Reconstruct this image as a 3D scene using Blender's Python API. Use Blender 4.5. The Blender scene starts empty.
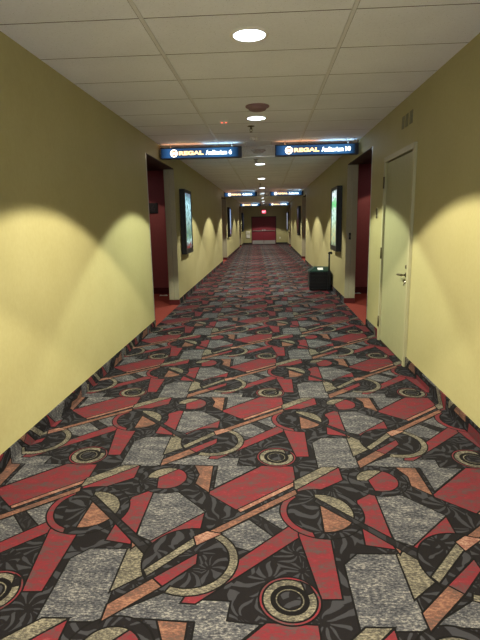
import bpy, bmesh, math
from mathutils import Vector, Matrix
PI = math.pi
S = bpy.context.scene
C = S.collection

# ------------------------------------------------------------------ room measures (metres)
XL, XR = -1.609, 1.376          # faces of the two long walls
H = 2.61                        # underside of the ceiling
Y0, Y1 = -2.0, 32.7             # corridor ends
TH = 0.175                      # wall thickness
BASE = 0.10                     # carpet baseboard height
# gates: opening start, opening end, rear wall of the alcove (left, right), sign distance
GATES = [(6.58, 8.52, 9.86, 9.64, 7.40), (17.30, 19.2, 20.4, 20.4, 18.2), (28.1, 30.0, 31.2, 31.2, 29.0)]
OPEN_H = 2.38

# ------------------------------------------------------------------ node helpers
class NT:
    def __init__(self, name):
        self.m = bpy.data.materials.new(name); self.m.use_nodes = True
        self.t = self.m.node_tree; self.t.nodes.clear()
        self.out = self.t.nodes.new('ShaderNodeOutputMaterial')
    def n(self, kind, **kw):
        nd = self.t.nodes.new(kind)
        for k, v in kw.items(): setattr(nd, k, v)
        return nd
    def set(self, sock, v):
        if isinstance(v, bpy.types.NodeSocket): self.t.links.new(v, sock)
        else: sock.default_value = v
    def math(self, op, a, b=None, c=None, clamp=False):
        nd = self.n('ShaderNodeMath', operation=op, use_clamp=clamp)
        self.set(nd.inputs[0], a)
        if b is not None: self.set(nd.inputs[1], b)
        if c is not None: self.set(nd.inputs[2], c)
        return nd.outputs[0]
    def vec(self, op, a, b=None, c=None):
        nd = self.n('ShaderNodeVectorMath', operation=op)
        self.set(nd.inputs[0], a)
        if b is not None: self.set(nd.inputs[1], b)
        if c is not None: self.set(nd.inputs[2], c)
        return nd.outputs['Value'] if op in ('DOT_PRODUCT', 'LENGTH', 'DISTANCE') else nd.outputs[0]
    def mix(self, f, a, b):
        nd = self.n('ShaderNodeMix', data_type='RGBA')
        self.set(nd.inputs[0], f); self.set(nd.inputs[6], a); self.set(nd.inputs[7], b)
        return nd.outputs[2]
    def noise(self, v, scale, detail=2.0, rough=.5, dist=0.0):
        nd = self.n('ShaderNodeTexNoise')
        self.set(nd.inputs['Vector'], v); nd.inputs['Scale'].default_value = scale
        nd.inputs['Detail'].default_value = detail; nd.inputs['Roughness'].default_value = rough
        nd.inputs['Distortion'].default_value = dist
        return nd.outputs['Fac']
    def ramp(self, f, stops, interp='LINEAR'):
        nd = self.n('ShaderNodeValToRGB'); cr = nd.color_ramp; cr.interpolation = interp
        while len(cr.elements) < len(stops): cr.elements.new(.5)
        for e, (p, c) in zip(cr.elements, stops): e.position = p; e.color = (*c, 1)
        self.set(nd.inputs[0], f); return nd.outputs[0]
    def bsdf(self, col, rough=.8, metal=0, spec=.3, normal=None, **kw):
        b = self.n('ShaderNodeBsdfPrincipled')
        self.set(b.inputs['Base Color'], col if isinstance(col, bpy.types.NodeSocket) else (*col[:3], 1))
        self.set(b.inputs['Roughness'], rough)
        b.inputs['Metallic'].default_value = metal; b.inputs['Specular IOR Level'].default_value = spec
        if normal is not None: self.t.links.new(normal, b.inputs['Normal'])
        self.t.links.new(b.outputs[0], self.out.inputs[0]); return b
    def bump(self, h, strength=.2, dist=.002):
        nd = self.n('ShaderNodeBump'); nd.inputs['Strength'].default_value = strength
        nd.inputs['Distance'].default_value = dist; self.t.links.new(h, nd.inputs['Height']); return nd.outputs[0]
    def emit(self, col, strength):
        e = self.n('ShaderNodeEmission')
        self.set(e.inputs[0], col if isinstance(col, bpy.types.NodeSocket) else (*col[:3], 1))
        e.inputs[1].default_value = strength
        self.t.links.new(e.outputs[0], self.out.inputs[0])
    def obj(self): return self.n('ShaderNodeTexCoord').outputs['Object']
    def gen(self): return self.n('ShaderNodeTexCoord').outputs['Generated']

def lin(r, g, b):
    f = lambda c: c / 12.92 if c <= .04045 else ((c + .055) / 1.055) ** 2.4
    return (f(r / 255), f(g / 255), f(b / 255))

def simple(name, rgb, rough=.6, metal=0, spec=.3, var=.06, scale=40, bump=0.0):
    k = NT(name); p = k.obj(); nz = k.noise(p, scale, 3)
    a = tuple(c * (1 - var) for c in rgb); b = tuple(min(1, c * (1 + var)) for c in rgb)
    col = k.ramp(nz, [(.3, a), (.7, b)])
    k.bsdf(col, rough, metal, spec, k.bump(nz, bump) if bump else None)
    return k.m

def glow(name, rgb, strength):
    k = NT(name); k.emit(rgb, strength); return k.m

# ------------------------------------------------------------------ carpet: a printed repeat of 1.2 x 1.15 m
# (colour, centre, [(outer radius, inner radius)] for discs, groups of half planes for straight edges)
PAT = """[
('grey',[0.7925,0.983],[],[[[-0.705,0.7092,0.1685]],[[-0.1054,-0.9944,0.0714],[-0.9937,0.1122,0.1513]],[[-0.0305,-0.9995,0.1531],[-0.4391,-0.8985,0.1397]],[[0.5373,-0.8434,0.2059]],[[0.0395,0.9992,-0.0538],[0.9999,-0.0146,-0.0466]]]),
('red',[1.0463,0.809],[],[[[-0.6728,0.7398,0.1164]],[[-1.0,-0.0051,0.2437]],[[-0.0215,-0.9998,0.2272]],[[0.7035,-0.7107,0.1208]],[[0.6785,0.7346,0.2173]]]),
('peach',[1.1295,0.711],[],[[[-0.6545,0.7561,0.0165]],[[-0.995,-0.0995,0.1662]],[[0.6574,-0.7535,0.0082]],[[0.795,0.6067,0.1996]]]),
('grey',[1.076,0.483],[],[[[0.3437,0.9391,0.2064]],[[-0.6466,0.7628,0.1329]],[[-0.9555,-0.2949,0.1636],[-0.9478,0.3187,0.1055]],[[0.6378,-0.7702,0.0435]],[[0.7624,0.6471,0.1978]]]),
('bar',[1.1155,0.4545],[],[[[-0.6821,0.7313,0.0963]],[[-0.6959,-0.7182,0.0317]],[[0.3944,-0.9189,0.0994]],[[0.7492,0.6623,0.0239]]]),
('grey',[0.363,0.068],[],[[[-0.037,0.9993,0.1984]],[[-0.9999,-0.0133,0.119]],[[0.0178,-0.9998,0.2009]],[[0.7186,-0.6954,0.1763]],[[0.9999,-0.0119,0.1192]]]),
('khaki',[0.5456,0.1675],[],[[[-0.6402,0.7682,0.0695]],[[-0.9405,-0.3397,0.05],[-0.9974,-0.0714,0.0491]],[[-0.5538,-0.8326,0.1189]],[[0.5894,-0.8079,0.12]],[[0.9997,-0.0228,0.0627]]]),
('grey',[0.6531,0.5355],[],[[[0.4662,0.8847,0.215]],[[-0.7085,0.7057,0.0904]],[[-0.7313,-0.682,0.1293]],[[-0.021,-0.9998,0.2002]],[[0.9999,0.0109,0.1508]]]),
('red',[0.6893,0.43],[],[[[0.6552,0.7554,0.1516]],[[-0.5965,0.8026,0.0409],[-0.1358,0.9907,0.0529]],[[-0.9989,0.0459,0.1069]],[[0.7038,-0.7104,0.006]]]),
('red',[0.2264,0.8745],[],[[[-0.3699,0.9291,0.0896]],[[-0.5878,0.809,0.068]],[[-1.0,0.0052,0.1314]],[[0.6675,-0.7446,0.0208]],[[0.9933,0.1153,0.1418]]]),
('khaki',[0.2174,0.903],[],[[[-0.6789,0.7343,0.0001]],[[0.0215,-0.9998,0.123]],[[0.6697,-0.7426,0.0631]],[[0.9988,-0.0489,0.1301]],[[-0.6727,0.7399,0.0015]]]),
('red',[0.4328,0.5355],[],[[[0.1942,0.981,0.213]],[[-0.9997,0.0247,0.0631]],[[0.6174,-0.7866,0.1373]],[[0.9952,-0.0975,0.0486]]]),
('orange',[0.5124,0.308],[],[[[-0.8434,0.5373,0.0038]],[[0.2462,-0.9692,0.0208]],[[0.9792,0.2027,0.018]]]),
('orange',[0.7533,0.889],[],[[[0.7336,0.6796,0.0577]],[[-1.0,0.0021,0.0541]],[[-0.0459,-0.9989,0.1404]],[[0.9291,0.3698,-0.0023],[0.9918,-0.1275,0.0194]]]),
('red',[1.0321,0.2255],[],[[[-0.682,0.7314,0.0479]],[[-0.9886,0.1504,0.2154]],[[0.2676,-0.9635,0.1784]],[[0.7116,-0.7025,0.0234]],[[0.9358,-0.3526,0.151]],[[0.0576,0.9983,0.2679]]]),
('red',[0.1397,0.2555],[],[[[0.9907,0.1361,0.0521]],[[-0.0389,0.9992,0.2466]],[[-0.9996,0.0294,0.0657]],[[-0.4326,-0.9016,0.1971]],[[0.9952,-0.0977,0.0841]]]),
('black',[0.553,0.8875],[(0.1576,0.0)],[]),
('khaki',[0.553,0.8875],[(0.111,0.0)],[[[0.1032,0.9947,0.0098]],[[-0.7036,0.7106,-0.0328]]]),
('red',[0.553,0.8875],[(0.111,0.0)],[[[0.7036,-0.7106,0.0328]],[[0.9929,0.1192,0.0483]]]),
('black',[0.1971,0.5765],[(0.2054,0.0)],[]),
('red',[0.1971,0.5765],[(0.2054,0.1766)],[[[-0.9828,-0.1847,-0.0937]]]),
('khaki',[0.1971,0.5765],[(0.1561,0.0)],[[[0.9979,0.0648,0.0046]],[[0.6427,0.7662,-0.0647]]]),
('orange',[0.1971,0.5765],[(0.1561,0.0)],[[[0.9993,-0.037,-0.0009]],[[-0.6636,-0.7481,0.0427]]]),
('bar',[0.3812,0.4675],[],[[[-0.9042,0.427,0.2678]],[[-0.7183,-0.6957,0.0156],[-0.727,-0.6867,0.0156]],[[0.8847,-0.4662,0.2759]],[[0.7205,0.6934,0.0096],[0.7439,0.6683,0.0106]]]),
('black',[0.7763,0.215],[(0.2077,0.0)],[]),
('orange',[0.5851,1.136],[],[[[-0.6824,0.731,0.0153]],[[-0.6909,-0.7229,0.1179]],[[0.6905,-0.7233,0.0427]],[[0.9999,0.0117,0.0978]]]),
('red',[0.7218,0.152],[],[[[-0.7355,0.6775,0.0361]],[[-0.9997,-0.0233,0.0831]],[[0.6794,-0.7338,0.0155]],[[0.6909,0.7229,0.0966]]]),
('khaki',[0.7763,0.215],[(0.2077,0.1744)],[[[0.908,-0.4191,-0.0135]]]),
('khaki',[0.6882,0.235],[],[[[-0.7453,0.6667,0.0215]],[[-0.9659,-0.259,0.1176]],[[0.7543,-0.6566,0.0146]],[[0.8624,0.5063,0.1336]]]),
('orange',[1.0588,0.5705],[],[[[-0.6501,0.7598,0.021]],[[-0.9887,-0.1496,0.2506]],[[0.6449,-0.7642,0.0145]],[[0.8655,0.5009,0.2843]]]),
('peach',[0.8372,0.358],[],[[[-0.6148,0.7887,0.0124]],[[-0.265,-0.9643,0.0471]],[[0.5925,-0.8056,0.0428]],[[0.9578,0.2873,0.0564]]]),
('red',[1.196,1.149],[(0.1182,0.0)],[]),
('khaki',[1.196,1.149],[(0.1028,0.0)],[]),
('black',[0.0718,0.06],[],[[[-0.4424,0.8968,0.0229]],[[-0.9305,-0.3662,0.01]],[[-0.5266,-0.8501,0.0146]],[[0.976,0.2179,0.0109]]]),
('black',[1.196,1.149],[(0.0685,0.0)],[]),
('peach',[1.196,1.149],[(0.0626,0.0)],[]),
('khaki',[1.196,1.149],[(0.0555,0.0)],[]),
('black',[1.196,1.149],[(0.0425,0.0)],[])]"""

CK = 0.36
def make_carpet():
    k = NT('geometric_carpet')
    uv = k.n('ShaderNodeUVMap'); uv.uv_map = 'UVMap'
    P0 = uv.outputs[0]
    def mottled(scale, stops, w=.62):
        q = k.vec('MULTIPLY', P0, (.62, 1.25, 1.0)); a = k.noise(q, scale, 3.0, .75)
        b = k.noise(k.vec('MULTIPLY', P0, (.6, 1.3, 1.0)), 14.0, 3.0, .6); f = k.math('MULTIPLY_ADD', b, 1 - w, k.math('MULTIPLY', a, w))
        return k.ramp(f, stops)
    col = {}
    lin = lambda *c: tuple(CK * x for x in globals()['lin'](*c))
    col['red'] = mottled(70, [(.38, lin(100, 86, 86)), (.46, lin(124, 70, 74)), (.54, lin(146, 52, 62)), (.62, lin(152, 60, 68)), (.70, lin(186, 112, 116))], .5)
    col['grey'] = mottled(95, [(.40, lin(62, 62, 69)), (.47, lin(92, 92, 98)), (.53, lin(116, 115, 119)), (.61, lin(182, 176, 170))], .7)
    col['khaki'] = mottled(100, [(.40, lin(82, 79, 74)), (.50, lin(124, 117, 104)), (.60, lin(184, 174, 152))], .7)
    col['orange'] = mottled(90, [(.40, lin(112, 90, 82)), (.50, lin(140, 98, 84)), (.60, lin(188, 136, 112))], .6)
    col['peach'] = mottled(90, [(.40, lin(150, 100, 88)), (.50, lin(168, 116, 102)), (.60, lin(212, 170, 148))], .6)
    # feathered plume strokes fanning out on the dark ground
    warp = k.n('ShaderNodeTexNoise'); k.set(warp.inputs['Vector'], P0); warp.inputs['Scale'].default_value = 6.0; warp.inputs['Detail'].default_value = 1.0
    wv = k.vec('MULTIPLY_ADD', warp.outputs['Color'], (.16, .16, 0), P0)
    vor = k.n('ShaderNodeTexVoronoi', voronoi_dimensions='2D'); k.set(vor.inputs['Vector'], wv); vor.inputs['Scale'].default_value = 5.2
    rel = k.n('ShaderNodeSeparateXYZ'); k.set(rel.inputs[0], k.vec('SUBTRACT', wv, vor.outputs['Position']))
    ang = k.math('ARCTAN2', rel.outputs[1], rel.outputs[0])
    rad = k.math('SQRT', k.math('ADD', k.math('MULTIPLY', rel.outputs[0], rel.outputs[0]), k.math('MULTIPLY', rel.outputs[1], rel.outputs[1])))
    ph = k.math('MULTIPLY_ADD', rad, 22.0, k.math('MULTIPLY', ang, 9.0))
    sn = k.math('SINE', ph)
    gate = k.noise(P0, 9.0, 2.0)
    st = k.math('ADD', k.math('MULTIPLY_ADD', gate, 3.4, -1.75), sn)
    st = k.math('SUBTRACT', st, k.math('LESS_THAN', rad, .022))
    plume = k.mix(k.math('GREATER_THAN', st, .42), (*lin(35, 31, 34), 1), (*lin(74, 73, 79), 1))
    col['black'] = plume; col['bar'] = k.mix(.5, plume, (*lin(46, 43, 45), 1))
    P = k.vec('ADD', P0, (-0.083 - 0.027 * 1.6, -1.6, 0))
    sep = k.n('ShaderNodeSeparateXYZ'); k.set(sep.inputs[0], P0)
    cmb = k.n('ShaderNodeCombineXYZ'); k.set(cmb.inputs[0], k.math('MULTIPLY', sep.outputs[1], .027))
    P = k.vec('ADD', P, cmb.outputs[0])
    cur = plume
    line = (*lin(24, 21, 22), 1)
    for c, ctr, discs, groups in eval(PAT):
        q = k.vec('SUBTRACT', P, (ctr[0], ctr[1], 0))
        q = k.vec('WRAP', q, (.6, .575, 1.0), (-.6, -.575, -1.0))
        d = None
        def low(x):
            return x if d is None else k.math('MINIMUM', d, x)
        for ro, ri in discs:
            r = k.vec('LENGTH', q); d = low(k.math('SUBTRACT', ro, r))
            if ri > 0: d = low(k.math('SUBTRACT', r, ri))
        for g in groups:
            e = None
            for a, b, cc in g:
                v = k.math('ADD', k.vec('DOT_PRODUCT', q, (a, b, 0)), cc)
                e = v if e is None else k.math('MAXIMUM', e, v)
            d = low(e)
        cur = k.mix(k.math('GREATER_THAN', d, -.008), cur, line)
        cur = k.mix(k.math('GREATER_THAN', d, 0), cur, col[c])
    h = k.noise(P0, 420, 1.0)
    k.bsdf(cur, .95, 0, .12, k.bump(h, .35, .003))
    return k.m

M = {}
M['carpet'] = make_carpet()

def wall_paint():
    k = NT('yellow_wall_paint'); p = k.obj()
    a = k.noise(k.vec('MULTIPLY', p, (1, 1, .7)), 45, 4, .6); b = k.noise(p, 2.2, 3)
    f = k.math('MULTIPLY_ADD', a, .5, k.math('MULTIPLY', b, .5))
    col = k.ramp(f, [(.36, lin(162, 154, 108)), (.64, lin(169, 161, 116))])
    fine = k.noise(k.vec('MULTIPLY', p, (1, 1, .8)), 130, 3)
    k.bsdf(col, .55, 0, .3, k.bump(fine, .16, .002)); return k.m
M['wall'] = wall_paint()

def tile_mat():
    k = NT('acoustic_tile'); p = k.obj()
    a = k.noise(p, 60, 3, .6); b = k.noise(p, 1.6, 2)
    f = k.math('MULTIPLY_ADD', a, .35, k.math('MULTIPLY', b, .6))
    col = k.ramp(f, [(.3, lin(222, 226, 232)), (.65, lin(236, 240, 246))])
    v = k.n('ShaderNodeTexVoronoi'); k.set(v.inputs['Vector'], p); v.inputs['Scale'].default_value = 55
    hole = k.math('LESS_THAN', v.outputs['Distance'], .13)
    col = k.mix(k.math('MULTIPLY', hole, .45), col, (*lin(120, 114, 106), 1))
    k.bsdf(col, .95, 0, .1, k.bump(a, .3, .003)); return k.m
M['tile'] = tile_mat()
M['grid'] = simple('white_ceiling_grid', lin(214, 216, 218), .45, 0, .3, .03)
M['plenum'] = simple('plenum_joint_shade', lin(104, 98, 90), .9)  # ceiling backing; also darkens tile edges as painted joint shade
M['red_carpet'] = simple('red_carpet', lin(132, 58, 48), .95, 0, .1, .16, 160, .3)
M['red_wall'] = simple('dark_red_wall_paint', lin(146, 76, 74), .7, 0, .2, .05)
M['dark_red_base'] = simple('dark_red_base', lin(86, 28, 28), .7, 0, .25)
M['jamb'] = simple('olive_jamb_paint', lin(166, 160, 132), .5, 0, .35, .03)
M['dark_ceiling'] = simple('dark_alcove_ceiling', lin(70, 62, 58), .9)
M['guard'] = simple('brushed_aluminium', lin(190, 188, 182), .32, .85, .5, .04, 80)
M['door'] = simple('yellow_door_paint', lin(156, 154, 116), .38, 0, .45, .03, 14)
M['frame'] = simple('yellow_frame_paint', lin(164, 160, 124), .4, 0, .4, .03, 14)
M['gap'] = simple('door_gap_shade', lin(30, 28, 24), .9)  # near-black stands in for the shade in the door gaps
M['bronze'] = simple('dark_bronze_hardware', lin(92, 84, 62), .4, .7, .5)
M['steel'] = simple('satin_steel', lin(170, 166, 156), .3, .9, .5)
M['vent'] = simple('grey_vent_louvre', lin(122, 119, 94), .6)
M['plate'] = simple('cream_plastic', lin(190, 184, 150), .5)
M['red_door'] = simple('red_door_paint', lin(116, 30, 42), .45, 0, .4, .04, 10)
M['red_frame'] = simple('maroon_frame_paint', lin(70, 26, 32), .45, 0, .4)
M['kick'] = simple('brushed_kick_plate', lin(176, 172, 168), .42, .6, .5)
M['black_case'] = simple('black_aluminium_case', lin(15, 14, 17), .5, .1, .5)
M['black'] = simple('black_plastic', lin(22, 22, 23), .5, 0, .4)
M['green_lid'] = simple('dark_green_plastic', lin(14, 48, 40), .4, 0, .5)
M['label'] = simple('white_paper_label', lin(225, 228, 220), .6)
M['maroon'] = simple('maroon_speaker_plastic', lin(132, 104, 104), .6, 0, .3)
M['white_plastic'] = simple('white_plastic', lin(210, 205, 196), .5)
M['trim_white'] = simple('white_lamp_trim', lin(225, 222, 214), .4)
M['lamp'] = glow('lamp_diffuser', (.82, .93, 1.0), 6.0)
M['sign_body'] = simple('dark_navy_sign_box', lin(26, 30, 44), .4, .2, .5)
M['red_lens'] = glow('red_indicator', (1, .12, .06), 2.0)
M['white_print'] = glow('backlit_white_letters', (.80, .92, 1.0), 2.4)
M['gold_print'] = glow('backlit_gold_letters', (1.0, .62, .22), 1.6)
M['cream_print'] = glow('backlit_cream_emblem', (1.0, .84, .62), 1.7)
M['brown_print'] = glow('backlit_brown_emblem', (.34, .20, .12), 1.0)
M['slot_orange'] = glow('warm_light_slot', (1.0, .45, .22), 1.5)
M['slot_blue'] = glow('cool_light_slot', (.50, .78, 1.0), 2.6)
M['exit_red'] = glow('lit_red_exit_face', (1.0, .06, .12), .7)
M['exit_text'] = glow('lit_exit_letters', (1.0, .38, .40), 1.6)
M['dim_sign'] = simple('dark_number_plaque', lin(34, 26, 28), .5)
M['dim_text'] = simple('dim_number_paint', lin(48, 40, 42), .5)

def sign_face():
    k = NT('backlit_blue_sign_film'); g = k.gen()
    s = k.n('ShaderNodeSeparateXYZ'); k.set(s.inputs[0], g)
    c = k.ramp(s.outputs[0], [(0, (.012, .03, .07)), (.10, (.05, .17, .42)), (.30, (.04, .10, .22)), (.55, (.05, .13, .30)), (.72, (.07, .24, .50)), (.90, (.05, .19, .44)), (1, (.01, .02, .04))])
    k.emit(c, .34); return k.m
M['sign_face'] = sign_face()

def clear():
    k = NT('clear_acrylic'); t = k.n('ShaderNodeBsdfTransparent'); t.inputs[0].default_value = (.93, .94, .94, 1)
    g = k.n('ShaderNodeBsdfGlossy'); g.inputs['Roughness'].default_value = .08
    d = k.n('ShaderNodeBsdfDiffuse'); d.inputs[0].default_value = (.8, .8, .8, 1)
    a = k.n('ShaderNodeMixShader'); a.inputs[0].default_value = .18
    k.t.links.new(t.outputs[0], a.inputs[1]); k.t.links.new(d.outputs[0], a.inputs[2])
    b = k.n('ShaderNodeMixShader'); b.inputs[0].default_value = .08
    k.t.links.new(a.outputs[0], b.inputs[1]); k.t.links.new(g.outputs[0], b.inputs[2])
    k.t.links.new(b.outputs[0], k.out.inputs[0]); return k.m
M['clear'] = clear()

def poster(name, stops, strength, blot, seed):
    k = NT(name); g = k.gen(); s = k.n('ShaderNodeSeparateXYZ'); k.set(s.inputs[0], g)
    q = k.vec('MULTIPLY', k.vec('ADD', g, (seed, seed * .7, seed * .3)), (1, 5, 8))
    n1 = k.noise(q, 1.0, 4, .6)
    f = k.math('MULTIPLY_ADD', k.math('SUBTRACT', n1, .5), .35, s.outputs[2])
    c = k.ramp(f, stops)
    n2 = k.noise(q, 1.7, 3, .6)
    c = k.mix(k.ramp(n2, [(.46, (0, 0, 0)), (.6, (1, 1, 1))]), c, (*blot, 1))
    k.emit(c, strength); return k.m
M['poster_teal'] = poster('poster_teal_white', [(0, (.16, .03, .02)), (.08, (.25, .06, .05)), (.14, (.5, .75, .7)), (.25, (.12, .22, .10)), (.45, (.30, .45, .40)), (.62, (.45, .75, .78)), (.8, (.5, .85, .95)), (.93, (.25, .5, .6)), (1, (.12, .12, .2))], .55, (.12, .2, .2), 1.3)
M['poster_green'] = poster('poster_green_white', [(0, (.05, .05, .03)), (.1, (.45, .42, .2)), (.3, (.55, .58, .30)), (.5, (.6, .9, .75)), (.66, (.75, .95, .9)), (.72, (.12, .7, .2)), (.80, (.2, .8, .3)), (.85, (.8, 1, 1)), (.97, (.8, .9, 1)), (1, (.1, .1, .15))], .55, (.30, .42, .28), 4.1)
M['poster_blue'] = poster('poster_pale_blue', [(0, (.3, .05, .04)), (.15, (.3, .12, .14)), (.3, (.5, .6, .8)), (.7, (.45, .6, .9)), (1, (.2, .3, .6))], .4, (.3, .4, .6), 7.7)
M['poster_red'] = poster('poster_dark_red', [(0, (.03, .01, .01)), (.3, (.25, .05, .04)), (.6, (.10, .06, .07)), (.8, (.3, .3, .4)), (1, (.08, .08, .12))], .3, (.04, .03, .04), 2.6)
M['poster_dim'] = poster('poster_dark_blue', [(0, (.02, .02, .03)), (.5, (.06, .08, .14)), (1, (.03, .04, .08))], .5, (.02, .03, .04), 9.2)
M['poster_white'] = poster('poster_white', [(0, (.4, .4, .5)), (.4, (.8, .85, 1)), (1, (.7, .8, 1))], .6, (.6, .65, .8), 5.5)

# ------------------------------------------------------------------ mesh helpers
class MB:
    def __init__(self): self.b = bmesh.new(); self.mi = 0
    def _tag(self, faces):
        for f in faces: f.material_index = self.mi
    def box(self, x0, x1, y0, y1, z0, z1, bev=0, seg=1):
        r = bmesh.ops.create_cube(self.b, size=1)
        for v in r['verts']:
            v.co = Vector(((x0 + x1) / 2 + v.co.x * (x1 - x0), (y0 + y1) / 2 + v.co.y * (y1 - y0), (z0 + z1) / 2 + v.co.z * (z1 - z0)))
        fs = {f for v in r['verts'] for f in v.link_faces}; self._tag(fs)
        if bev:
            es = list({e for v in r['verts'] for e in v.link_edges})
            rr = bmesh.ops.bevel(self.b, geom=es, offset=bev, segments=seg, affect='EDGES'); self._tag(rr['faces'])
        return self
    def frustum(self, r0, z0, r1, z1):     # r = (x0,x1,y0,y1)
        a = [self.b.verts.new((x, y, z0)) for x, y in ((r0[0], r0[2]), (r0[1], r0[2]), (r0[1], r0[3]), (r0[0], r0[3]))]
        c = [self.b.verts.new((x, y, z1)) for x, y in ((r1[0], r1[2]), (r1[1], r1[2]), (r1[1], r1[3]), (r1[0], r1[3]))]
        fs = [self.b.faces.new(a[::-1]), self.b.faces.new(c)] + [self.b.faces.new((a[i], a[(i + 1) % 4], c[(i + 1) % 4], c[i])) for i in range(4)]
        self._tag(fs); return self
    def lathe(self, prof, n=32, M4=None, close=True):    # prof: [(r,z)...]
        rings = []
        for r, z in prof:
            if r < 1e-6: rings.append([self.b.verts.new((0, 0, z))])
            else: rings.append([self.b.verts.new((r * math.cos(2 * PI * i / n), r * math.sin(2 * PI * i / n), z)) for i in range(n)])
        fs = []
        for A, B in zip(rings, rings[1:]):
            for i in range(n):
                j = (i + 1) % n
                if len(A) == 1 and len(B) == 1: continue
                if len(A) == 1: fs.append(self.b.faces.new((A[0], B[j], B[i])))
                elif len(B) == 1: fs.append(self.b.faces.new((A[i], A[j], B[0])))
                else: fs.append(self.b.faces.new((A[i], A[j], B[j], B[i])))
        self._tag(fs)
        for f in fs: f.smooth = True
        if M4 is not None:
            bmesh.ops.transform(self.b, matrix=M4, verts=list({v for r in rings for v in r}))
        return self
    def tube(self, pts, r, n=10):
        pts = [Vector(p) for p in pts]; rings = []
        for i, p in enumerate(pts):
            t = (pts[min(i + 1, len(pts) - 1)] - pts[max(i - 1, 0)]).normalized()
            u = t.orthogonal().normalized() if i == 0 else (u - t * u.dot(t)).normalized()
            w = t.cross(u)
            rings.append([self.b.verts.new(p + (u * math.cos(2 * PI * k / n) + w * math.sin(2 * PI * k / n)) * r) for k in range(n)])
        fs = []
        for A, B in zip(rings, rings[1:]):
            for i in range(n): fs.append(self.b.faces.new((A[i], A[(i + 1) % n], B[(i + 1) % n], B[i])))
        fs.append(self.b.faces.new(rings[0][::-1])); fs.append(self.b.faces.new(rings[-1]))
        self._tag(fs)
        for f in fs: f.smooth = len(f.verts) == 4
        return self
    def prism(self, pts, y0, y1):          # outline in XZ, extruded along Y
        a = [self.b.verts.new((x, y0, z)) for x, z in pts]; c = [self.b.verts.new((x, y1, z)) for x, z in pts]
        n = len(pts); fs = [self.b.faces.new(a), self.b.faces.new(c[::-1])] + [self.b.faces.new((a[i], c[i], c[(i + 1) % n], a[(i + 1) % n])) for i in range(n)]
        self._tag(fs); return self
    def build(self, name, mats, parent=None, loc=(0, 0, 0), rotz=0, uv=None):
        bmesh.ops.recalc_face_normals(self.b, faces=self.b.faces)
        me = bpy.data.meshes.new(name)
        if uv:
            l = self.b.loops.layers.uv.new('UVMap')
            for f in self.b.faces:
                for lp in f.loops: lp[l].uv = uv(lp.vert.co)
        self.b.to_mesh(me); self.b.free()
        for m in (mats if isinstance(mats, (list, tuple)) else [mats]): me.materials.append(m)
        o = bpy.data.objects.new(name, me); C.objects.link(o); o.location = loc; o.rotation_euler = (0, 0, rotz)
        if parent: o.parent = parent
        return o

def struct(o, label=None, cat=None):
    o['kind'] = 'structure'
    if label: o['label'] = label
    if cat: o['category'] = cat
    return o
def tag(o, label, cat, group=None):
    o['label'] = label; o['category'] = cat
    if group: o['group'] = group
    return o
def thing(name, label, cat, loc=(0, 0, 0), rotz=0, group=None):
    o = bpy.data.objects.new(name, None); C.objects.link(o); o.location = loc; o.rotation_euler = (0, 0, rotz); o.empty_display_size = .1
    return tag(o, label, cat, group)
def dup(root, loc, label, rotz=None, swap=None):
    r = root.copy(); C.objects.link(r); r.location = loc; r['label'] = label
    if rotz is not None: r.rotation_euler = (0, 0, rotz)
    for ch in list(root.children):
        c = ch.copy(); C.objects.link(c); c.parent = r
        for g in list(ch.children):
            d = g.copy(); C.objects.link(d); d.parent = c
    return r
def text_obj(name, s, height, width, mat, parent, x, y, z, bold=.02, depth=.002, flip=False):
    """letters standing in the XZ plane facing -Y; x,z = lower left corner"""
    cu = bpy.data.curves.new(name, 'FONT'); cu.body = s; cu.size = 1; cu.offset = bold; cu.extrude = .01
    t = bpy.data.objects.new(name, cu); C.objects.link(t)
    bpy.context.view_layer.update()
    me = bpy.data.meshes.new_from_object(t.evaluated_get(bpy.context.evaluated_depsgraph_get()))
    bpy.data.objects.remove(t); bpy.data.curves.remove(cu)
    xs = [v.co.x for v in me.vertices]; ys = [v.co.y for v in me.vertices]
    sx = width / (max(xs) - min(xs)); sz = height / (max(ys) - min(ys)); x0, y0 = min(xs), min(ys)
    for v in me.vertices:
        v.co = Vector(((v.co.x - x0) * sx, -v.co.z / .01 * depth, (v.co.y - y0) * sz))
    me.name = name; me.materials.clear(); me.materials.append(mat)
    o = bpy.data.objects.new(name, me); C.objects.link(o); o.parent = parent; o.location = (x, y, z)
    return o

# ================================================================== the setting
fl = MB(); fl.box(XL, XR, Y0, Y1 + .15, -.06, 0)
struct(fl.build('floor', M['carpet'], uv=lambda c: (c.x, c.y)))

# long walls with their openings, one mesh each
def long_wall(name, x0, x1, holes):
    m = MB(); y = Y0
    for a, b, h in holes:
        m.box(x0, x1, y, a, 0, H + .05); m.box(x0, x1, a, b, h, H + .05); y = b
    m.box(x0, x1, y, Y1, 0, H + .05)
    return struct(m.build(name, M['wall']))
DY0, DY1, DH = 4.645, 5.795, 2.135        # side door in the right wall, outer frame
long_wall('wall_left', XL - TH, XL, [(a, b, OPEN_H) for a, b, *_ in GATES])
long_wall('wall_right', XR, XR + TH, [(DY0, DY1, DH)] + [(a, b, OPEN_H) for a, b, *_ in GATES])
DX0, DX1, DTOP = -1.05, .62, 1.835        # double door in the end wall
m = MB(); m.box(XL - TH, DX0, Y1, Y1 + .15, 0, H + .05).box(DX1, XR + TH, Y1, Y1 + .15, 0, H + .05).box(DX0, DX1, Y1, Y1 + .15, DTOP, H + .05)
struct(m.build('wall_far', M['wall']))

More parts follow.
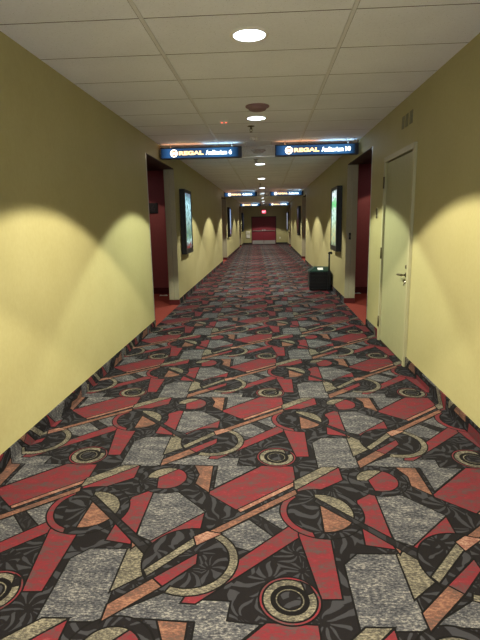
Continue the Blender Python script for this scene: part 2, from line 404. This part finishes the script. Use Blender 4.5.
# suspended ceiling: tiles set in a grid
T = .6096
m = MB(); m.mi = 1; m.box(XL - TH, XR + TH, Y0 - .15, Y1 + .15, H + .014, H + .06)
X1, X2 = -.719, -.719 + 2 * T
cols = [(XL, X1 - .0145), (X1 + .0145, X2 - .0145), (X2 + .0145, XR)]
m.mi = 2
for x in (X1, X2): m.box(x - .012, x + .012, Y0, Y1, H - .001, H + .013)
yy = 3.009 - 9 * T
while yy < Y1:
    m.mi = 0; ya, yb = max(yy + .0045, Y0), min(yy + T - .0045, Y1)
    if yb - ya > .05:
        for a, b in cols: m.box(a, b, ya, yb, H, H + .013)
    yy += T
for f in m.b.faces:                     # darker tile edges stand in for shade in the joints
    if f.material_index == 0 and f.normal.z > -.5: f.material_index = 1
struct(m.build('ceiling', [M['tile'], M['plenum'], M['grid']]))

# carpet baseboards
def base(name, x0, x1, holes, ux):
    m = MB(); y = Y0
    for a, b in holes: m.box(x0, x1, y, a, 0, BASE); y = b
    m.box(x0, x1, y, Y1, 0, BASE)
    return struct(m.build(name, M['carpet'], uv=ux))
base('baseboard_left', XL, XL + .012, [(a, b) for a, b, *_ in GATES], lambda c: (XL - c.z, c.y))
base('baseboard_right', XR - .012, XR, [(DY0, DY1)] + [(a, b) for a, b, *_ in GATES], lambda c: (XR + c.z, c.y))
m = MB(); m.box(XL + .012, DX0, Y1 - .012, Y1, 0, BASE).box(DX1, XR - .012, Y1 - .012, Y1, 0, BASE)
struct(m.build('baseboard_far', M['black']))

# alcoves behind the openings: red carpet, dark red walls, step in the far jamb
tn = [0]
def trim(o):
    tn[0] += 1; o.name = 'trim_%d' % tn[0]; return struct(o)
for gi, (a, b, bl, br, sy) in enumerate(GATES):
    for side, xs, s, yb in (('left', XL, -1, bl), ('right', XR, 1, br)):
        near, far = a - .7, yb
        xin = xs + s * TH; xout = xs + s * 2.9
        lo, hi = min(xs, xout), max(xs, xout)
        m = MB(); m.box(lo, hi, near, far, -.06, 0)   # under the opening and the alcove
        bmesh.ops.delete(m.b, geom=[], context='VERTS')
        struct(m.build('floor_alcove_' + side, M['red_carpet']))
        li, ho = min(xin, xout), max(xin, xout)
        m = MB(); m.box(li, ho, far, far + .1, 0, 2.6).box(li, ho, near - .1, near, 0, 2.6)
        m.box(min(xout, xout + s * .1), max(xout, xout + s * .1), near - .1, far + .1, 0, 2.6)
        m.box(min(xin, xin + s * .012), max(xin, xin + s * .012), near, a, 0, 2.6).box(min(xin, xin + s * .012), max(xin, xin + s * .012), b, far, 0, 2.6)
        m.box(min(xin, xin + s * .012), max(xin, xin + s * .012), a, b, OPEN_H, 2.6)
        struct(m.build('wall_alcove_' + side, M['red_wall']))
        m = MB(); m.box(li, ho, near, far, 2.5, 2.56); struct(m.build('ceiling_alcove_' + side, M['dark_ceiling']))
        m = MB(); m.box(li + .012, ho, far - .014, far, 0, .13); struct(m.build('baseboard_alcove_' + side, M['dark_red_base']))
        # jamb lining (steps forward on its inner half) with head lining
        mid = xs + s * .085
        m = MB()
        for y, d in ((b, -1), (a, 1)):
            y0, y1 = sorted((y, y + d * .006)); m.box(min(xs, mid), max(xs, mid), y0, y1, 0, OPEN_H)
            y0, y1 = sorted((y, y + d * .035)); m.box(min(mid, xin), max(mid, xin), y0, y1, 0, OPEN_H)
        trim(m.build('jamb', M['jamb']))
        m = MB(); m.box(min(xs, xin), max(xs, xin), a + .036, b - .036, OPEN_H - .012, OPEN_H); trim(m.build('head', M['dark_ceiling']))
        m = MB(); m.box(min(xs - s * .012, xin), max(xs - s * .012, xin), b - .05, b - .036, 0, .09)
        m.box(min(xs - s * .012, xs), max(xs - s * .012, xs), b - .036, b, 0, .09)
        trim(m.build('jamb_base', M['dark_red_base']))
        # metal guard on the near corner
        m = MB(); m.box(min(xs - s * .003, xs), max(xs - s * .003, xs), a - .028, a + .004, .1, OPEN_H)
        m.box(min(xs, xs + s * .03), max(xs, xs + s * .03), a + .0065, a + .0095, .1, OPEN_H)
        trim(m.build('corner_guard', M['guard']))

# ================================================================== side door (door_1)
d1 = bpy.data.objects.new('door_1', None); C.objects.link(d1); d1.location = (XR, DY1, 0)
struct(d1, 'pale yellow flush door with lever handle in the right wall', 'door')
def L(y): return y - DY1
FW = .052
m = MB(); m.box(-.028, .10, L(DY0), L(DY0) + FW, 0, DH).box(-.028, .10, L(DY1) - FW, L(DY1), 0, DH).box(-.028, .10, L(DY0) + FW, L(DY1) - FW, DH - FW, DH)
m.build('door_frame', M['frame'], d1)
m = MB(); m.box(.05, .12, L(DY0) + FW, L(DY1) - FW, 0, DH - FW); m.box(.001, .05, L(DY0) + FW, L(DY1) - FW, -.06, .006); m.build('shadow_gap', M['gap'], d1)
m = MB(); m.box(-.004, .045, L(DY0) + FW + .009, L(DY1) - FW - .008, .012, DH - FW - .011, .002); leaf = m.build('door_leaf', M['door'], d1)
for z in (1.86, 1.06, .24):
    m = MB(); m.tube([(-.034, L(DY1) - FW, z - .065), (-.034, L(DY1) - FW, z + .065)], .010, 10)
    m.box(-.031, -.027, L(DY1) - FW - .002, L(DY1) - FW + .03, z - .055, z + .055); m.build('hinge', M['bronze'], d1)
hy = L(4.775)
RX = Matrix.Rotation(-PI / 2, 4, 'Y')
m = MB(); m.lathe([(0, 0), (.026, 0), (.026, .006), (.02, .012), (0, .012)], 24, Matrix.Translation((-.004, hy, .905)) @ RX)
m.tube([(-.012, hy, .905), (-.055, hy, .905)], .009); m.tube([(-.05, hy - .008, .905), (-.055, hy + .02, .904), (-.055, hy + .075, .902), (-.053, hy + .135, .895)], .0115)
m.build('lever_handle', M['bronze'], d1)
m = MB(); m.lathe([(0, 0), (.021, 0), (.019, .012), (.012, .016), (0, .016)], 24, Matrix.Translation((-.004, hy - .005, .985)) @ RX); m.build('deadbolt', M['bronze'], d1)
m = MB(); m.lathe([(0, 0), (.016, 0), (.014, .01), (0, .01)], 20, Matrix.Translation((-.004, hy + .004, .835)) @ RX)
m.tube([(-.014, hy + .004, .84), (-.02, hy + .018, .80)], .006); m.build('keyed_cylinder', M['steel'], d1)

# double door (door_2)
d2 = bpy.data.objects.new('door_2', None); C.objects.link(d2); d2.location = ((DX0 + DX1) / 2, Y1, 0)
struct(d2, 'red double door with push bars at the far end of the corridor', 'door')
hw = (DX1 - DX0) / 2
m = MB(); m.box(-hw, -hw + .05, -.02, .12, 0, DTOP).box(hw - .05, hw, -.02, .12, 0, DTOP).box(-hw + .05, hw - .05, -.02, .12, DTOP - .05, DTOP); m.build('door_frame', M['red_frame'], d2)
m = MB(); m.box(-hw + .05, hw - .05, .09, .12, 0, DTOP - .05); m.build('shadow_gap', M['gap'], d2)
for s in (-1, 1):
    x0, x1 = sorted((s * .004, s * (hw - .054)))
    m = MB(); m.box(x0, x1, .01, .055, .01, DTOP - .056, .003); lf = m.build('door_leaf', M['red_door'], d2)
    m = MB(); m.box(x0 + .01, x1 - .01, .004, .009, .012, .25); m.build('kick_plate', M['kick'], lf)
    m = MB(); m.box(x0 + .03, x1 - .03, -.05, -.02, .87, .91, .006); m.box(x0 + .03, x0 + .09, -.05, .01, .86, .92, .004); m.box(x1 - .09, x1 - .03, -.05, .01, .86, .92, .004)
    m.build('push_bar', M['steel'], lf)
    cx = s * .07
    m = MB(); m.box(cx - .05, cx + .05, -.062, .01, .88, .96, .006); m.build('bar_latch', M['guard'], lf)
m = MB(); m.lathe([(0, 0), (.02, 0), (.02, .02), (.012, .035), (0, .035)], 16); m.build('door_stop', M['guard'], d2, (0, -.03, 0))

# ================================================================== ceiling fittings
LY = [-1.3, .88, 3.32, 5.78, 10.15, 13.42, 17.07, 20.4, 23.9, 27.4, 30.6]
names = ['behind the viewpoint', 'just overhead, out of view', 'largest and nearest in view', 'just past the maroon speaker', 'third in view, just past the nearest lit signs',
         'fourth in view from the near end', 'fifth in view, last before the middle lit signs', 'first one past the middle lit signs', 'second one past the middle lit signs',
         'last before the farthest lit signs', 'nearest the red double door']
def spot(y):
    l = bpy.data.lights.new('downlight_beam', 'SPOT'); l.energy = 238; l.color = (1.0, .925, .71); l.spot_size = math.radians(114); l.spot_blend = 0.11; l.shadow_soft_size = .035
    o = bpy.data.objects.new('downlight_beam', l); C.objects.link(o); o.location = (0, 0, -.014); return o
lamp0 = None
for y, nm in zip(LY, names):
    lab = 'round white recessed ceiling light, ' + nm
    x = -.103 - max(0, (y - 3.3)) * .004
    if lamp0 is None:
        lamp0 = thing('ceiling_light', lab, 'ceiling light', (x, y, H), 0, 'recessed ceiling lights')
        m = MB(); m.lathe([(.100, -.002), (.104, -.008), (.122, -.005), (.126, 0)], 40); m.build('lamp_trim', M['trim_white'], lamp0)
        m = MB(); m.lathe([(0, -.006), (.06, -.006), (.101, -.003), (.101, 0)], 40); m.build('lamp_diffuser', M['lamp'], lamp0)
        b = spot(y); b.parent = lamp0
    else:
        q = dup(lamp0, (x, y, H), lab)
        if y > 10:
            for ch in q.children:
                if ch.type == 'LIGHT': ch.data = ch.data.copy(); ch.data.energy *= .85 if y < 22 else .6; ch.data.color = (1.0, .97, .84)
        if abs(y - 5.78) < .1:              # this lamp burns cooler and greener than its neighbours
            for ch in q.children:
                if ch.type == 'LIGHT': ch.data = ch.data.copy(); ch.data.color = (.93, 1.0, .80); ch.data.energy *= .85

for gi, (a, b_, bl, br, sy) in enumerate(GATES):      # weaker lamp added in each alcove, out of view, to brighten its red walls
    for xq, yq, w_ in ((XL - 1.15, bl - .75, 'left'), (XR + .95, br - .75, 'right')):
        q = dup(lamp0, (xq, yq, 2.5), 'added round white fill light inside the %s %s alcove' % (('nearest', 'middle', 'farthest')[gi], w_))
        for ch in q.children:
            if ch.type == 'LIGHT': ch.data = ch.data.copy(); ch.data.energy = 14

sp = thing('ceiling_speaker', 'maroon round domed ceiling speaker just before the second ceiling light', 'speaker', (-.09, 5.21, H), 0, 'maroon ceiling speakers')
m = MB(); m.lathe([(.122, 0), (.122, -.01), (.112, -.016), (.100, -.018)], 36); m.build('mounting_ring', M['maroon'], sp)
m = MB(); m.lathe([(.100, -.016), (.088, -.038), (.07, -.046), (0, -.049)], 36); m.build('grille_dome', M['maroon'], sp)
dup(sp, (-.135, 8.25, H), 'maroon round domed ceiling speaker seen through the clear panel between signs')

sk = thing('sprinkler_head', 'small dark sprinkler head under the ceiling just past the second ceiling light', 'sprinkler', (-.188, 6.23, H), 0, 'ceiling sprinklers')
m = MB(); m.lathe([(.045, 0), (.045, -.005), (.02, -.012), (0, -.012)], 24); m.build('escutcheon', M['bronze'], sk)
m = MB(); m.lathe([(0, -.01), (.01, -.01), (.01, -.04), (.0, -.04)], 12); m.tube([(.013, 0, -.03), (.016, 0, -.055), (0, 0, -.07)], .003, 6); m.tube([(-.013, 0, -.03), (-.016, 0, -.055), (0, 0, -.07)], .003, 6); m.build('sprinkler_body', M['bronze'], sk)
m = MB(); m.lathe([(0, -.07), (.018, -.07), (.018, -.073), (0, -.073)], 20); m.build('deflector', M['bronze'], sk)
dup(sk, (-.2, 9.45, H), 'small dark sprinkler head just past the nearest pair of lit signs')
dup(sk, (-.2, 15.2, H), 'small dark sprinkler head midway between the near and middle pairs of signs')

sd = thing('smoke_detector', 'small pale round smoke detector on the ceiling beside the near clear panel', 'smoke detector', (-.17, 7.05, H))
m = MB(); m.lathe([(.055, 0), (.055, -.012), (.045, -.03), (.02, -.036), (0, -.036)], 28); m.build('detector_body', M['white_plastic'], sd)
m = MB(); m.lathe([(0, -.036), (.012, -.036), (.009, -.043), (0, -.044)], 14); m.build('sensor_cap', M['maroon'], sd)
cs = thing('ceiling_indicator', 'tiny white ceiling sensor with red dots before the left sign', 'sensor', (-.495, 5.915, H))
m = MB(); m.box(-.045, .045, -.02, .02, -.014, 0, .004); m.build('sensor_body', M['white_plastic'], cs)
for s in (-1, 1):
    m = MB(); m.lathe([(0, -.018), (.009, -.017), (.010, -.013)], 12); m.build('indicator_lamp', M['red_lens'], cs, (s * .024, -.004, 0))

# ================================================================== hanging lit signs
SW, SH, SD = 1.222, .160, .09
def make_sign(label, x0, y, text, tw, num='', nw=0):
    t = thing('hanging_sign', label, 'sign', (x0, y, 2.396), 0, 'lit auditorium signs')
    f = .014
    m = MB(); m.box(0, SW, .004, SD, 0, SH, .004)
    m.box(0, SW, -.006, .006, 0, f).box(0, SW, -.006, .006, SH - f, SH).box(0, f, -.006, .006, f, SH - f).box(SW - .05, SW, -.006, .006, f, SH - f)
    m.build('sign_box', M['sign_body'], t)
    m = MB(); m.box(f, SW - .05, -.001, .003, f, SH - f); m.build('sign_face', M['sign_face'], t)
    c = (.205, .080)
    RY = Matrix.Translation((c[0], -.0025, c[1])) @ Matrix.Rotation(PI / 2, 4, 'X')
    m = MB(); m.lathe([(.040, -.001), (.040, .001), (.055, .001), (.055, -.001)], 36, RY)
    em = m.build('ring_emblem', M['cream_print'], t)
    m = MB(); m.lathe([(0, 0), (.038, 0)], 30, Matrix.Translation((c[0], -.0018, c[1])) @ Matrix.Rotation(PI / 2, 4, 'X')); m.build('emblem_ground', M['brown_print'], em)
    cr = [(-.026, -.016), (.026, -.016), (.030, .016), (.014, .002), (0, .022), (-.014, .002), (-.030, .016)]
    m = MB(); m.prism([(c[0] + x, c[1] + z) for x, z in cr], -.0035, -.002); m.build('crown_emblem', M['cream_print'], em)
    text_obj('gold_lettering', 'REGAL', .056, .37, M['gold_print'], t, .280, -.003, .052, .04)
    text_obj('white_lettering', text, .066, tw, M['white_print'], t, .685, -.003, .048, .018)
    if num: text_obj('number_lettering', num, .062, nw, M['white_print'], t, .685 + tw + .03, -.003, .050, .018)
    m = MB(); m.box(.04, SW * .53, .02, .07, SH, SH + .003); m.build('warm_light_slot', M['slot_orange'], t)
    m = MB(); m.box(SW * .53 + .01, SW - .06, .02, .07, SH, SH + .003); m.build('cool_light_slot', M['slot_blue'], t)
    for x in (.15, SW - .15):
        m = MB(); m.tube([(x, .045, SH), (x, .045, H - 2.396)], .008, 8); m.build('hanger', M['guard'], t)
    return t
TX = [('6', .315, '10', .315), ('', .36, '', .36), ('', .36, '', .36)]
where = ['nearest', 'middle', 'farthest']
for (a, b, bl, br, sy), (t1, w1, t2, w2), wh in zip(GATES, TX, where):
    num = (' reading Auditorium 6', ' reading Auditorium 10') if wh == 'nearest' else ('', '')
    make_sign('blue lit hanging sign by the left wall, %s on that side%s' % (wh, num[0]), XL + .022, sy, 'Auditorium', w1, t1, .042)
    make_sign('blue lit hanging sign by the right wall, %s on that side%s' % (wh, num[1]), .125, sy, 'Auditorium', w2, t2, .075)
    c0, c1 = XL + .022 + SW + .004, .121
    t = thing('clear_panel', 'clear acrylic panel hanging between the %s pair of blue lit signs' % wh, 'panel', (c0, sy, 2.396), 0, 'clear panels between the signs')
    w = c1 - c0
    m = MB(); m.box(0, w, .03, .036, .006, SH); m.build('acrylic_sheet', M['clear'], t)
    m = MB(); m.box(0, w, .026, .04, 0, .006); m.build('edge_rail', M['guard'], t)
    for x in (.05, w - .05):
        m = MB(); m.tube([(x, .033, SH - .02), (x, .033, H - 2.396)], .004, 8); m.build('hanger', M['guard'], t)

# ================================================================== poster cases
def poster_case(label, side, y0, mat, w=.80, z0=.88, z1=2.07, dep=.10):
    s = 1 if side == 'left' else -1
    t = thing('poster_case', label, 'poster case', ((XL if s > 0 else XR), y0, z0), 0, 'backlit poster cases')
    h = z1 - z0; fr = .06
    def bx(m, d0, d1, ya, yb, za, zb, bev=0): return m.box(*sorted((s * d0, s * d1)), ya, yb, za, zb, bev)
    m = MB(); bx(m, 0, dep - .02, 0, w, 0, h, .004); m.build('case_body', M['black'], t)
    m = MB(); bx(m, dep - .02, dep, 0, fr, 0, h).mi; bx(m, dep - .02, dep, w - fr, w, 0, h); bx(m, dep - .02, dep, fr, w - fr, 0, fr * 1.6); bx(m, dep - .02, dep, fr, w - fr, h - fr, h)
    m.build('case_frame', M['black_case'], t)
    m = MB(); bx(m, dep - .018, dep - .012, fr, w - fr, fr * 1.6, h - fr); m.build('lit_poster', mat, t)
    return t
P = [('left', 8.95, 'poster_teal', 'black wall case with lit teal and white poster just past the nearest left opening'),
     ('right', 9.02, 'poster_green', 'black wall case with lit green and white poster above the black rolling case'),
     ('left', 19.75, 'poster_blue', 'black wall case with pale blue poster past the second left opening'),
     ('right', 19.9, 'poster_red', 'black wall case with dark reddish poster past the second right opening'),
     ('left', 30.6, 'poster_dim', 'black wall case with dim dark poster on the left nearest the red double door'),
     ('right', 30.6, 'poster_white', 'black wall case with bright white poster on the right nearest the red double door')]
for sd_, y, mt, lb in P: poster_case(lb, sd_, y, M[mt])

# ================================================================== black rolling case
rc = thing('rolling_case', 'black rolling equipment case with dark green lid and upright pull handle by right wall', 'rolling case', (.885, 10.06, 0))
w, dp, hb = .452, .40, .40
m = MB(); m.box(.004, w, .01, dp, .035, hb, .012, 2)
for z in (.10, .17, .24, .31, .37): m.box(0, w + .004, .004, dp + .004, z, z + .016, .004)
m.build('case_body', M['black_case'], rc)
m = MB(); m.frustum((0, w, .004, dp), hb, (.01, w - .01, .014, dp - .01), hb + .02); m.frustum((.01, w - .01, .014, dp - .01), hb + .02, (.13, w - .04, .17, dp - .05), hb + .085)
lid = m.build('case_lid', M['green_lid'], rc)
# paper label lying on the lid's front slope
sl = math.atan2(.065, .156)
m = MB(); m.box(-.055, .055, -.05, .05, 0, .002); lb = m.build('paper_label', M['label'], lid, (.235, .092, hb + .0555)); lb.rotation_euler = (sl, 0, 0)
m = MB(); m.box(.385, .425, -.032, -.006, .03, .44, .004); hs = m.build('handle_sleeve', M['black'], rc)
m = MB(); m.tube([(.405, -.019, .42), (.405, -.019, .775)], .019, 10); m.build('pull_pole', M['black'], rc)
m = MB(); m.tube([(.392, -.019, .775), (.405, -.019, .80), (.43, -.019, .80), (.462, -.019, .776)], .022, 10); m.build('handle_grip', M['black'], rc)
m = MB(); m.box(.0, .46, -.006, .01, .02, .05, .003); m.build('base_rail', M['black'], rc)
for x in (.05, .40):
    for y in (.06, .34):
        m = MB(); m.lathe([(0, -.014), (.026, -.014), (.03, -.01), (.03, .01), (.026, .014), (0, .014)], 20, Matrix.Translation((x, y, .03)) @ Matrix.Rotation(PI / 2, 4, 'Y'))
        m.box(x - .02, x + .02, y - .012, y + .012, .05, .06); m.build('wheel', M['black'], rc)

# ================================================================== small wall things
for i, (ya, yb, lb) in enumerate(((5.115, 5.195, 'left of the three'), (4.985, 5.07, 'middle one of the three'), (4.835, 4.93, 'right of the three'))):
    t = thing('wall_vent', 'narrow grey wall vent above the yellow door, ' + lb, 'vent', (XR, (ya + yb) / 2, 2.335), 0, 'three narrow vents')
    hh, hv = (yb - ya) / 2, .118
    m = MB(); m.box(-.006, 0, -hh, -hh + .008, 0, hv).box(-.006, 0, hh - .008, hh, 0, hv).box(-.006, 0, -hh + .008, hh - .008, 0, .008).box(-.006, 0, -hh + .008, hh - .008, hv - .008, hv); m.build('vent_frame', M['vent'], t)
    m = MB(); m.box(-.002, 0, -hh + .008, hh - .008, .008, hv - .008)
    for k in range(7): m.box(-.005, -.002, -hh + .008, hh - .008, .014 + k * .0145, .020 + k * .0145)
    m.build('vent_louvres', M['vent'], t)

t = thing('wall_switch', 'small cream wall plate with dark key switch between right opening and yellow door', 'switch', (XR, 6.13, 1.50))
m = MB(); m.box(-.008, 0, -.02, .055, -.02, .10, .003); m.build('switch_plate', M['plate'], t)
m = MB(); m.box(-.026, -.008, -.012, .012, .0, .085, .003); m.tube([(-.018, -.005, 0), (-.02, -.02, -.035)], .010, 8); m.build('switch_body', M['bronze'], t)
t = thing('wall_switch', 'dark switch box on the far jamb of the nearest right opening', 'switch', (XR + .068, 8.515, 1.12))
m = MB(); m.box(-.022, .016, -.024, 0, 0, .115, .003); m.build('switch_plate', M['black'], t)
m = MB(); m.box(-.010, .006, -.032, -.024, .035, .08, .002); m.build('switch_rocker', M['bronze'], t)

t = thing('number_plaque', 'dark number plaque on red wall inside the nearest left opening', 'plaque', (-2.32, GATES[0][2], 1.66))
m = MB(); m.box(-.10, .10, -.015, 0, 0, .21, .004); m.build('plaque_board', M['dim_sign'], t)
text_obj('plaque_number', '6', .12, .08, M['dim_text'], t, -.04, -.017, .045, .02)
for (x, y, lb) in ((-2.13, GATES[0][2] - .30, 'left'), (1.79, GATES[0][3] - .045, 'right')):
    m = MB(); pts = [(-.085, -.03), (.02, -.05), (.09, -.01), (.06, .045), (-.03, .03), (-.08, .04)]
    vs = [m.b.verts.new((px, py, .002 + .012 * (i % 2))) for i, (px, py) in enumerate(pts)]; vt = [m.b.verts.new((v.co.x, v.co.y, v.co.z + .004)) for v in vs]
    m.b.faces.new(vs[::-1]); m.b.faces.new(vt)
    for i in range(6): m.b.faces.new((vs[i], vs[(i + 1) % 6], vt[(i + 1) % 6], vt[i]))
    tag(m.build('paper_scrap', M['label'], None, (x, y, 0)), 'scrap of white paper on red carpet inside the nearest %s opening' % lb, 'paper')

ex = thing('exit_sign', 'red lit exit sign above the red double door', 'sign', (-.20, Y1, 2.02))
m = MB(); m.box(-.145, .145, -.06, 0, 0, .235, .005); m.build('sign_housing', M['red_frame'], ex)
m = MB(); m.box(-.135, .135, -.064, -.060, .01, .225); m.build('sign_face', M['exit_red'], ex)
text_obj('exit_lettering', 'EXIT', .12, .21, M['exit_text'], ex, -.105, -.066, .055, .02)

wp = thing('wall_cabinet', 'pale grey wall unit on the end wall left of the red double door', 'cabinet', (-1.29, Y1, .42))
m = MB(); m.box(-.13, .13, -.10, 0, .24, .46, .006).box(-.11, .13, -.07, 0, 0, .22, .006); m.build('cabinet_body', M['white_plastic'], wp)
m = MB(); m.box(-.10, .10, -.104, -.10, .27, .43); m.build('cabinet_door', M['plate'], wp)
wo = thing('wall_outlet', 'small white outlet on the end wall right of the red double door', 'outlet', (.87, Y1, .35))
m = MB(); m.box(-.04, .04, -.008, 0, 0, .11, .003); m.build('outlet_plate', M['label'], wo)
m = MB(); m.box(-.018, .018, -.012, -.008, .02, .09, .002); m.build('outlet_sockets', M['plate'], wo)

# ================================================================== camera and picture settings
cam = bpy.data.cameras.new('camera'); co = bpy.data.objects.new('camera', cam); C.objects.link(co)
cam.sensor_fit = 'HORIZONTAL'; cam.sensor_width = 36; cam.lens = 36 * 475.07 / 480; cam.clip_start = .02; cam.clip_end = 200
fw = Vector((-0.05809749, 0.97801048, -0.20030024)); rt = Vector((0.99828588, 0.05549382, -0.01859395)); up = Vector((0.00706965, 0.20103716, 0.9795581))
R = Matrix((rt, up, -fw)).transposed().to_4x4()
co.matrix_world = Matrix.Translation((0, 0, 1.4403)) @ R
S.camera = co
w = bpy.data.worlds.new('World'); S.world = w; w.use_nodes = True
w.node_tree.nodes['Background'].inputs[0].default_value = (.86, .93, 1.0, 1); w.node_tree.nodes['Background'].inputs[1].default_value = 1.6  # fill glow added through the open near end to lift the nearest ceiling
v = S.view_settings; v.view_transform = 'Standard'; v.look = 'None'; v.gamma = 1; v.use_curve_mapping = False; v.exposure = 1.2
